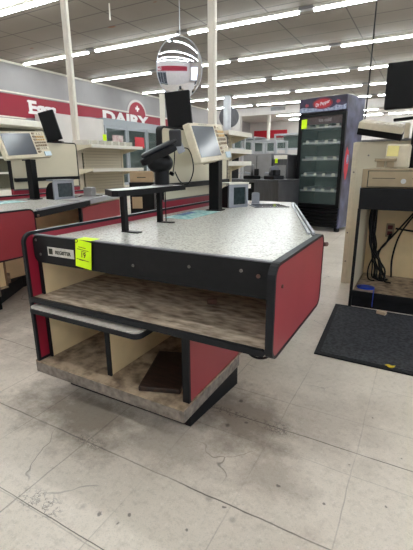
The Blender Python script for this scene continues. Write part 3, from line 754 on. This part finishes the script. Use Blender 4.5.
# ---------------------------------------------------------------- gondola shelving
def gondola(x, y0, y1, zs, depth, zt, label, back=M_peg, yaw=0, front=.045, brackets=0):
    t = thing('shelving_unit', label, 'shelving unit', (x, y0, 0), yaw); L = y1-y0
    bx('back_panel', back, t, -depth-.03, -depth, 0, L, .12, zt)
    for y in (0, L-.04): bx('upright', M_beige, t, -depth-.035, -depth+.012, y, y+.04, 0, zt+.005)
    for z in zs:
        s = bx('shelf', M_beige, t, -depth+.013, -.012, .0, L, z-.03, z)
        bx('price_rail', M_whites, s, -.012, .0, .0, L, z-front, z+.008)
        for y in (-.004, L):
            bm = bmesh.new(); prism(bm, [(-depth, z), (-.02, z), (-.02, z-.03), (-depth, z-.12)], 'y', y, y+.004)
            mesh_obj('bracket', bm, M_beige, s)
    bx('slotted_strip', M_ink, t, -depth+.0, -depth+.006, L*.2, L*.2+.02, .3, zt-.12)
    bx('base_deck', M_whites, t, -depth, .0, 0, L, 0, .16)
    if brackets:
        bm = bmesh.new()
        for k in range(brackets):
            y = .05+k*(L-.1)/brackets
            box(bm, -depth+.02, -.1, y, y+.05, zt+.006, zt+.07)
        mesh_obj('loose_bracket', bm, M_wpost, t)
    return t
gondola(-4.72, 4.80, 6.1, (1.33, .955, .55), .50, 1.34, 'cream shelving unit with pegboard back beyond the left counter', brackets=7)
gondola(-2.07, 4.31, 5.0, (1.395, 1.19, 1.045, .75), .30, 1.43, 'cream end shelves with white price rails behind the receipt printer')
o = bx('shelf_tag', M_tag, None, (-.03, .03, -.002, .002, 0, .10)); o.location = (-4.85, 5.25, 1.41); o.rotation_euler = (0, 0, R(30))
tag(o, 'small lime tag standing on top of the cream pegboard shelving unit', 'tag')
o.location.z = 1.412

# ---------------------------------------------------------------- deli equipment in the middle distance
t = thing('steel_worktable', 'stainless steel worktable with open black bay left of the drinks cooler', 'worktable', (-2.13, 5.75, 0), R(-13))
bx('top', M_steel, t, -.55, .40, -.3, .3, .76, .80, bevel=.005); bx('front_panel', M_steel, t, -.02, .40, -.29, -.27, .1, .76); bx('side_panel', M_steel, t, (.38, .40, -.27, .29, 0, .76), (-.55, -.53, -.29, .29, 0, .76))
bx('open_bay', M_blacks, t, -.53, -.03, -.28, .2, .1, .755)
t = thing('steel_cabinet', 'tall grey steel cabinet behind the worktable', 'cabinet', (-2.30, 6.55, 0), R(-13))
bx('body', M_steelm, t, -.42, .14, -.3, .3, 0, 1.18, bevel=.01); bx('door_seam', M_ink, t, -.15, -.14, -.304, -.3, .05, 1.15)
t = thing('small_oven', 'narrow grey upright oven with a lime sticker beside the drinks cooler', 'oven', (-2.0, 6.42, 0), R(-13))
bx('body', M_steel, t, -.12, .14, -.28, .28, 0, 1.16, bevel=.01); bx('door', M_steelm, t, -.10, .12, -.295, -.281, .75, 1.0); bx('sticker', M_tag, t, -.08, -.03, -.299, -.296, 1.03, 1.10)
bx('control_strip', M_whites, t, -.11, .13, -.287, -.281, 1.09, 1.15)
# slicers on the table
def slicer(x, y, rz, label, s=1.0, m=M_blackp):
    t = thing('meat_slicer', label, 'slicer', (x, y, .8005), rz)
    bx('base', m, t, -.13*s, .13*s, -.10, .10, .0, .05, bevel=.01)
    bm = bmesh.new(); tube(bm, [(-.02, 0, .12*s), (.02, .0, .12*s)], .095*s, 18); mesh_obj('blade', bm, M_steel, t)
    bx('motor', m, t, .03, .10*s, -.05, .05, .05, .15*s, bevel=.01); bx('carriage', M_grey, t, -.13*s, -.04, -.09, .08, .06, .08, M=Matrix.Rotation(R(12), 4, 'Y'))
slicer(-2.35, 5.72, R(20), 'black slicer at the left end of the steel worktable')
slicer(-1.99, 5.68, R(-30), 'grey slicer with a round blade at the middle of the steel worktable', .9)
# wire racks and empty cases behind
def rack(x, y, rz, w, h, label, d=.4, m=M_galv):
    t = thing('wire_rack', label, 'rack', (x, y, 0), rz)
    for sx in (-1, 1):
        for sy in (-1, 1): bx('upright', m, t, sx*w/2-.02, sx*w/2+.02, sy*d/2-.02, sy*d/2+.02, 0, h)
    for z in (.35, .8, h-.28, h-.03):
        bm = bmesh.new(); ring(bm, rrect(-w/2, w/2, -d/2, d/2, .01), rrect(-w/2+.03, w/2-.03, -d/2+.03, d/2-.03, .01), 'z', z, z+.03)
        for k in range(6): box(bm, -w/2+.03+k*(w-.06)/6, -w/2+.045+k*(w-.06)/6, -d/2, d/2, z+.005, z+.02)
        mesh_obj('shelf', bm, m, t)
rack(-4.3, 8.6, R(-15), 1.0, 1.62, 'grey metal rack, leftmost of three beyond the steel worktable')
rack(-3.55, 9.0, R(-15), .7, 1.55, 'grey metal rack, middle one of three beyond the steel worktable')
rack(-3.0, 8.2, R(-15), .6, 1.48, 'grey metal rack, rightmost of three beyond the steel worktable')
# glass display cases
def glass_case(x, y, rz, w, z1, label):
    t = thing('display_case', label, 'display case', (x, y, 0), rz)
    bx('base', M_wallb, t, -w/2, w/2, -.3, .3, 0, z1-.45, bevel=.01)
    bm = bmesh.new(); ring(bm, rrect(-w/2, w/2, z1-.45, z1, .01), rrect(-w/2+.05, w/2-.05, z1-.40, z1-.05, .01), 'y', -.3, -.27); ring(bm, rrect(-w/2, w/2, z1-.45, z1, .01), rrect(-w/2+.05, w/2-.05, z1-.40, z1-.05, .01), 'y', .27, .3)
    mesh_obj('frame', bm, M_galv, t); bx('top', M_galv, t, -w/2, w/2, -.27, .27, z1-.03, z1); bx('glass', M_glass, t, -w/2+.05, w/2-.05, -.29, -.28, z1-.40, z1-.05); bx('back', M_casein, t, -w/2+.05, w/2-.05, .2, .22, z1-.42, z1-.05)
glass_case(-4.9, 11.0, R(-10), 1.3, 1.75, 'glass display case on a white base, left one in the far aisle')
glass_case(-3.3, 11.6, R(-10), 1.4, 1.85, 'glass display case on a white base, right one in the far aisle')
glass_case(-5.8, 15.5, R(-5), 2.6, 1.9, 'long glass display case near the back opening')
o = bx('equipment_crate', M_blackp, None, (-.3, .3, -.2, .2, 0, 1.25)); o.location = (-3.35, 6.55, 0); o.rotation_euler = (0, 0, R(-10)); tag(o, 'dark equipment cart behind the cream end shelves', 'cart')
# far red sign, vent, column
o = bx('far_red_sign', M_redd, None, (-10.2, -8.0, 24.95, 24.995, 2.60, 3.07)); tag(o, 'plain red sign on the far wall seen through the back opening', 'sign')
o = bx('wall_vent', M_steelm, None, (-7.3, -6.55, YB-.03, YB-.002, 3.57, 3.74)); tag(o, 'grey louvred vent on the soffit above the back opening', 'vent')
t = thing('round_column', 'white round column in the back opening', 'column', (-7.9, 21.4, 0)); cyl('shaft', M_whites, t, 0, 0, 0, 3.579, .09, 20)

# ---------------------------------------------------------------- drinks cooler
t = thing('drinks_cooler', 'tall black glass door drinks cooler with a dark purple header', 'drinks cooler', (-1.465, 6.175, 0), R(-13.6))
w, d, h = .745, .62, 1.95
hw = w/2
bx('back_wall', M_casein, t, -hw, hw, d-.03, d, .36, 1.74)
bx('side', M_side, t, hw-.03, hw, .045, d, .06, h-.001); bx('side', M_blackp, t, -hw, -hw+.03, .045, d, .06, h-.001)
bx('lower_housing', M_blackp, t, -hw+.03, hw-.03, .05, d, .06, .36)
bm = bmesh.new()
for k in range(5): box(bm, -hw+.02, hw-.02, .02, .05, .08+k*.052, .115+k*.052)
mesh_obj('grille', bm, M_blackp, t)
bx('upper_housing', M_blackp, t, -hw+.03, hw-.03, .05, d, 1.745, h-.001)
bx('top', M_side, t, -hw, hw, .045, d, h-.001, h)
for k, z in enumerate((.60, .83, 1.07, 1.31, 1.53)):
    s = bx('shelf', M_grey, t, -hw+.04, hw-.04, .10, d-.04, z, z+.012)
    bx('shelf_rail', M_galv, s, -hw+.04, hw-.04, .085, .10, z-.005, z+.025)
    bm = bmesh.new(); q = random.Random(k)
    for j in range(4):
        xx = -hw+.09+j*.15+q.random()*.03
        if q.random() < .85: box(bm, xx, xx+.05, .077, .084, z+.005, z+.05)
    mesh_obj('price_ticket', bm, M_whites, s)
    bm = bmesh.new()
    for j in range(5): box(bm, -hw+.08+j*.13, -hw+.085+j*.13, .12, d-.1, z+.012, z+.06)
    mesh_obj('divider', bm, M_galv, s)
bm = bmesh.new(); ring(bm, rrect(-hw, hw, .37, 1.735, .01), rrect(-hw+.055, hw-.055, .42, 1.69, .01), 'y', .0, .042)
dr = mesh_obj('door', bm, M_blackp, t); bx('glass', M_glass, dr, -hw+.055, hw-.055, .012, .02, .42, 1.69)
bx('handle', M_blacks, dr, hw-.04, hw-.02, -.03, .0, .8, 1.3)
bx('door_header', M_maroon, dr, -hw+.056, hw-.056, .021, .024, 1.58, 1.69)
text('header_lettering', 'ice cold', mat('pale_print', srgb(150, 130, 134), .5), dr, .07, face_M((.05, .0115, 1.635), (0, -1, 0)), .001, .001, sx=.9)
hd = bx('header_panel', M_purple, t, -hw, hw, .0, .045, 1.745, h, bevel=.006)
bm = bmesh.new(); pts = [(-hw+.01, 1.755)]+[(-hw+.01+k*(w-.02)/14, 1.79+.028*abs(((k*37) % 10)/10-.1)+(.02 if k < 4 or k > 10 else 0)) for k in range(15)]+[(hw-.01, 1.755)]
prism(bm, pts, 'y', -.003, .0); mesh_obj('ice_graphic', bm, M_ice, hd)
el = lambda a, b: [(.0+a*math.cos(k*PI/14)+.04*0, 1.86+b*math.sin(k*PI/14)) for k in range(28)]
bm = bmesh.new(); prism(bm, el(.155, .075), 'y', -.006, -.003); mesh_obj('logo_oval', bm, mat('logo_red', srgb(178, 40, 50), .5, var=.05), hd)
bm = bmesh.new(); ring(bm, el(.150, .070), el(.140, .062), 'y', -.0075, -.006); mesh_obj('logo_ring', bm, M_purple, hd)
text('logo_lettering', 'Dr Pepper', mat('logo_white', srgb(226, 214, 218), .5), hd, .066, face_M((0, -.0085, 1.86), (0, -1, 0)) @ Matrix.Rotation(R(12), 4, 'Z'), .001, .0012, sx=.78, font_shear=.2)
bm = bmesh.new()
for x, z in ((-.25, 1.85), (.24, 1.87)): prism(bm, [(x+.03*math.cos(k*PI/5), z+.03*math.sin(k*PI/5)*(1 if k % 2 else .6)) for k in range(10)], 'y', -.005, -.003)
mesh_obj('berry_graphic', bm, mat('berry_pink', srgb(150, 60, 76), .5), hd)
bm = bmesh.new(); prism(bm, [(.14+.07*math.cos(k*PI/7), 1.02+.24*math.sin(k*PI/7)*(1 if k % 3 else .8)) for k in range(14)], 'x', hw, hw+.003); mesh_obj('side_graphic', bm, M_redd, t)
bm = bmesh.new(); prism(bm, [(.16+.035*math.cos(k*PI/7), 1.08+.07*math.sin(k*PI/7)) for k in range(14)], 'x', hw+.003, hw+.005); mesh_obj('side_pale_oval', bm, M_ice, t)  # pale oval over the red side graphic
bx('foot', M_blacks, t, (-hw+.02, -hw+.08, .08, .14, 0, .06), (hw-.08, hw-.02, .08, .14, 0, .06), (-hw+.02, -hw+.08, d-.1, d-.04, 0, .06), (hw-.08, hw-.02, d-.1, d-.04, 0, .06))
tg = bx('price_tag', M_tag, None, (-.045, .045, -.002, 0, 0, .13)); tg.location = (-1.465, 6.175, 0); tg.rotation_euler = (0, 0, R(-13.6))
tg.data.transform(Matrix.Translation((-hw+.095, -.001, 1.53))); tag(tg, 'lime tag on the upper left of the drinks cooler door', 'tag')

# ---------------------------------------------------------------- rubber mat and litter
bm = bmesh.new(); q = [(-.425, 2.0), (1.0, 1.985), (1.0, 2.85), (-.478, 2.865)]
cxm, cym = .27, 2.42
t = thing('floor_mat', 'black textured rubber mat on the floor in front of the register cabinet', 'mat', (0, 0, 0))
inn = [(cxm+(x-cxm)*.96, cym+(y-cym)*.94) for x, y in q]
prism(bm, inn, 'z', .0005, .012); mesh_obj('mat_surface', bm, M_mat, t)
bm = bmesh.new(); ring(bm, q, inn, 'z', .0005, .009); mesh_obj('mat_edge', bm, M_mated, t)
bm = bmesh.new(); prism(bm, [(-.025, 0), (-.01, .014), (.01, .008), (.026, .016), (.02, -.008), (0, -.014)], 'z', 0, .004)
o = mesh_obj('candy_wrapper', bm, M_yelw, None); o.location = (-.043, 2.03, .0095); tag(o, 'crumpled yellow wrapper on the front edge of the black mat', 'wrapper')
bm = bmesh.new(); box(bm, -.03, .03, -.018, .018, 0, .022)
o = mesh_obj('wood_scrap', bm, mat('pale_wood', srgb(176, 156, 132), .7), None, bevel=.002); o.location = (-.155, 2.79, .0125); o.rotation_euler = (0, 0, R(-15)); tag(o, 'small pale wood scrap on the back of the black mat', 'wood scrap')

# ---------------------------------------------------------------- register cabinet on the right
t = thing('register_cabinet', 'black edged cream register cabinet with tangled cables at the right edge', 'cabinet', (0, 0, 0))
x0, x1, y0, y1 = -.392, .75, 2.885, 3.46
bx('kick_base', M_kick, t, x0, x1, y0+.02, y1, 0, .10)
bx('bottom_shelf', M_deck, t, x0+.02, x1-.02, y0+.012, y1-.02, .10, .122)
bx('front_edging', M_black, t, (x0, x0+.02, y0, y0+.012, .0, .72), (x0+.02, x1, y0, y0+.012, .085, .124))
bx('side_wall', M_cream2, t, (x0+.001, x0+.018, y0+.012, y1, .10, .72), (x1-.018, x1, y0+.012, y1, .10, .72))
bx('back_wall', M_cream, t, x0+.018, x1-.018, y1-.018, y1, .122, .72)
bx('front_drawer', M_black, t, x0+.004, x1, y0-.004, y0+.02, .715, .853, bevel=.003)
bx('top_housing', M_black, t, x0, x1, y0+.02, y1, .72, .857)
t = thing('wall_outlet', 'grey double outlet with red sockets inside the register cabinet', 'outlet', (-.205, y1-.019, .50))
bx('plate', M_beiged, t, -.03, .03, -.012, 0, -.055, .055, bevel=.003); bx('socket', mat('dull_red_socket', srgb(96, 30, 30), .5), t, (-.018, .018, -.015, -.012, .008, .04), (-.018, .018, -.015, -.012, -.04, -.008))
t = thing('cable_tangle', 'tangle of black cables hanging inside the register cabinet', 'cables', (0, 0, 0))
rnd = random.Random(3)
for k in range(9):
    xa = -.35+rnd.random()*.05; ya = 3.28+rnd.random()*.1
    xb = -.33+rnd.random()*.16
    cable('cable', M_blackp, t, [(xa, ya, .715), (xa+rnd.uniform(-.015, .01), ya, .55), (xa+rnd.uniform(-.01, .03), ya-.02, .38), (xb-.01, ya-.02, .22), (xb, ya-.06, .135), (xb+.05, ya-.09, .130)], .0045+rnd.random()*.003)
for P in ([(-.165, 3.41, .52), (-.05, 3.40, .51), (.1, 3.39, .50), (.3, 3.38, .55)], [(-.02, 3.38, .70), (-.10, 3.38, .58), (-.18, 3.38, .46), (-.26, 3.38, .34), (-.25, 3.36, .22), (-.20, 3.34, .135)],
          [(-.20, 3.41, .475), (-.22, 3.38, .40), (-.27, 3.36, .33), (-.28, 3.33, .26), (-.22, 3.33, .15)], [(-.19, 3.41, .475), (-.21, 3.36, .42), (-.25, 3.35, .36), (-.26, 3.33, .28), (-.19, 3.30, .135)], [(0, 3.37, .71), (-.12, 3.37, .50), (-.16, 3.36, .3), (-.15, 3.34, .14)]):
    cable('thick_cable', M_blackp, t, P, .0075)
t = thing('blue_strap', 'bright blue strap coiled on the bottom shelf of the register cabinet', 'strap', (-.295, 2.99, .124), 0)
bm = bmesh.new(); ring(bm, [(.062*math.cos(k*PI/10), .045*math.sin(k*PI/10)) for k in range(20)], [(.04*math.cos(k*PI/10), .026*math.sin(k*PI/10)) for k in range(20)], 'z', 0, .012); box(bm, -.05, .05, -.03, .02, 0, .012); mesh_obj('coil', bm, M_blue, t)
cable('cord', M_blue, t, [(.06, -.02, .015), (.065, -.09, .012), (.066, -.112, -.01), (.066, -.115, -.08), (.068, -.116, -.10)], .003)

t = thing('tall_back_panel', 'tall cream panel standing behind the register cabinet', 'panel', (0, 0, 0))
bm = bmesh.new(); box(bm, -.545, .75, 3.475, 3.51, .0, 1.185); mesh_obj('board', bm, M_cream2, t, bevel=.004)
bx('edge_strip', M_beige, t, -.552, -.51, 3.465, 3.475, .0, 1.18); 
bx('top_cap', M_steelm, t, -.50, .75, 3.47, 3.512, 1.186, 1.20)
bm = bmesh.new()
for x, z in ((-.53, .95), (-.535, .45), (-.43, 1.08), (-.53, .2)): tube(bm, [(x, 3.475, z), (x, 3.462, z)], .007, 8)
mesh_obj('bolt', bm, M_screw, t); bx('hinge', M_galv, t, -.47, -.42, 3.462, 3.4745, .78, .84)

t = thing('cash_drawer', 'tan metal cash drawer with a round lock on top of the register cabinet', 'cash drawer', (0, 0, 0))
bx('casing', M_beiged, t, -.388, .06, 2.905, 3.28, .859, .985, bevel=.004)
bx('front_gap_shade', M_ink, t, -.352, .045, 2.9035, 2.9045, .863, .973)  # dark sheet painting the shadow line round the drawer front
f = bx('drawer_front', M_beiged, t, -.345, .04, 2.895, 2.9045, .868, .968, bevel=.003)
bx('slot', M_ink, f, (-.32, -.18, 2.893, 2.8955, .921, .925), (-.08, .03, 2.893, 2.8955, .921, .925))
bm = bmesh.new(); tube(bm, [(-.13, 2.895, .905), (-.13, 2.885, .905)], .016, 16); mesh_obj('lock', bm, M_galv, f)
t = thing('slip_printer', 'cream slip printer with a yellow note on top of the tan cash drawer', 'printer', (-.12, 3.12, .986), 0)
bx('body', M_beige, t, -.15, .0, -.04, .12, 0, .158, bevel=.012); bx('paper_slot', M_beiged, t, -.215, -.075, -.075, -.041, .045, .066, bevel=.003); bx('slot_support', M_beiged, t, (-.20, -.15, -.06, -.041, .005, .045), (-.135, -.09, -.06, -.041, .005, .045))
o = bx('sticky_note', M_yel, None, (-.036, .036, -.001, .001, -.035, .035)); o.location = (-.227, 3.076, 1.100); o.rotation_euler = (R(-4), R(2), 0); tag(o, 'pale yellow sticky note on the cream slip printer', 'note')

t = thing('monitor_pole', 'black square pole with arm behind the cash drawer', 'pole', (-.10, 3.38, .8575))
bx('shaft', M_blacks, t, -.035, .035, -.03, .03, 0, .86); bx('arm', M_blacks, t, -.025, .025, -.33, -.03, .60, .63)
t = thing('monitor', 'black monitor seen from behind at the upper right edge', 'monitor', (-.10, 2.98, 1.36))
Mk = Matrix.Rotation(R(-1), 4, 'Y')
bx('casing', M_blacks, t, -.205, .24, -.02, .03, 0, .275, bevel=.008, M=Mk); bx('screen', M_screen, t, -.19, .225, .03, .032, .015, .26, M=Mk); bx('mount', M_blacks, t, -.03, .03, .033, .07, .06, .16)
t = thing('keyboard_tray', 'tilted beige keyboard shell with a black underside hanging off the pole', 'keyboard', (-.33, 3.22, 1.272), 0)
MK = Matrix.Rotation(R(10.5), 4, 'Y') @ Matrix.Rotation(R(12), 4, 'X')
bx('shell', M_beige, t, -.15, .15, -.07, .07, -.020, .022, M=MK, bevel=.003); bm = bmesh.new()
for r_ in range(4):
    for c_ in range(11): box(bm, -.135+c_*.025, -.116+c_*.025, -.06+r_*.03, -.036+r_*.03, .022, .029, M=MK)
mesh_obj('keys', bm, M_key, t); bx('underside', M_blacks, t, -.155, .15, -.03, .07, -.072, -.0205, M=MK, bevel=.004)
bx('bracket', M_beige, t, .15, .18, .02, .10, -.08, .02)
t = thing('scan_gun', 'small flat black scanner lying against the pole above the keyboard shell', 'scanner', (-.17, 3.13, 1.30), 0)
bx('body', M_blacks, t, -.08, .06, -.03, .03, .0, .018, M=Matrix.Rotation(R(-4), 4, 'Y'), bevel=.005); bx('neck', M_blacks, t, .05, .075, .0, .17, .0, .018)

# power cable dropping from the ceiling
t = thing('power_drop', 'thin black power cable hanging from the ceiling to the right register', 'cable', (0, 0, 0))
cable('cord', M_blackp, t, [(-.50, 3.6, CZ-.001), (-.50, 3.6, 3.0), (-.502, 3.6, 2.2), (-.50, 3.6, 1.6), (-.505, 3.6, 1.33)], .0055, seg=8)
bx('plug', M_blacks, t, -.52, -.49, 3.585, 3.615, 1.25, 1.34)
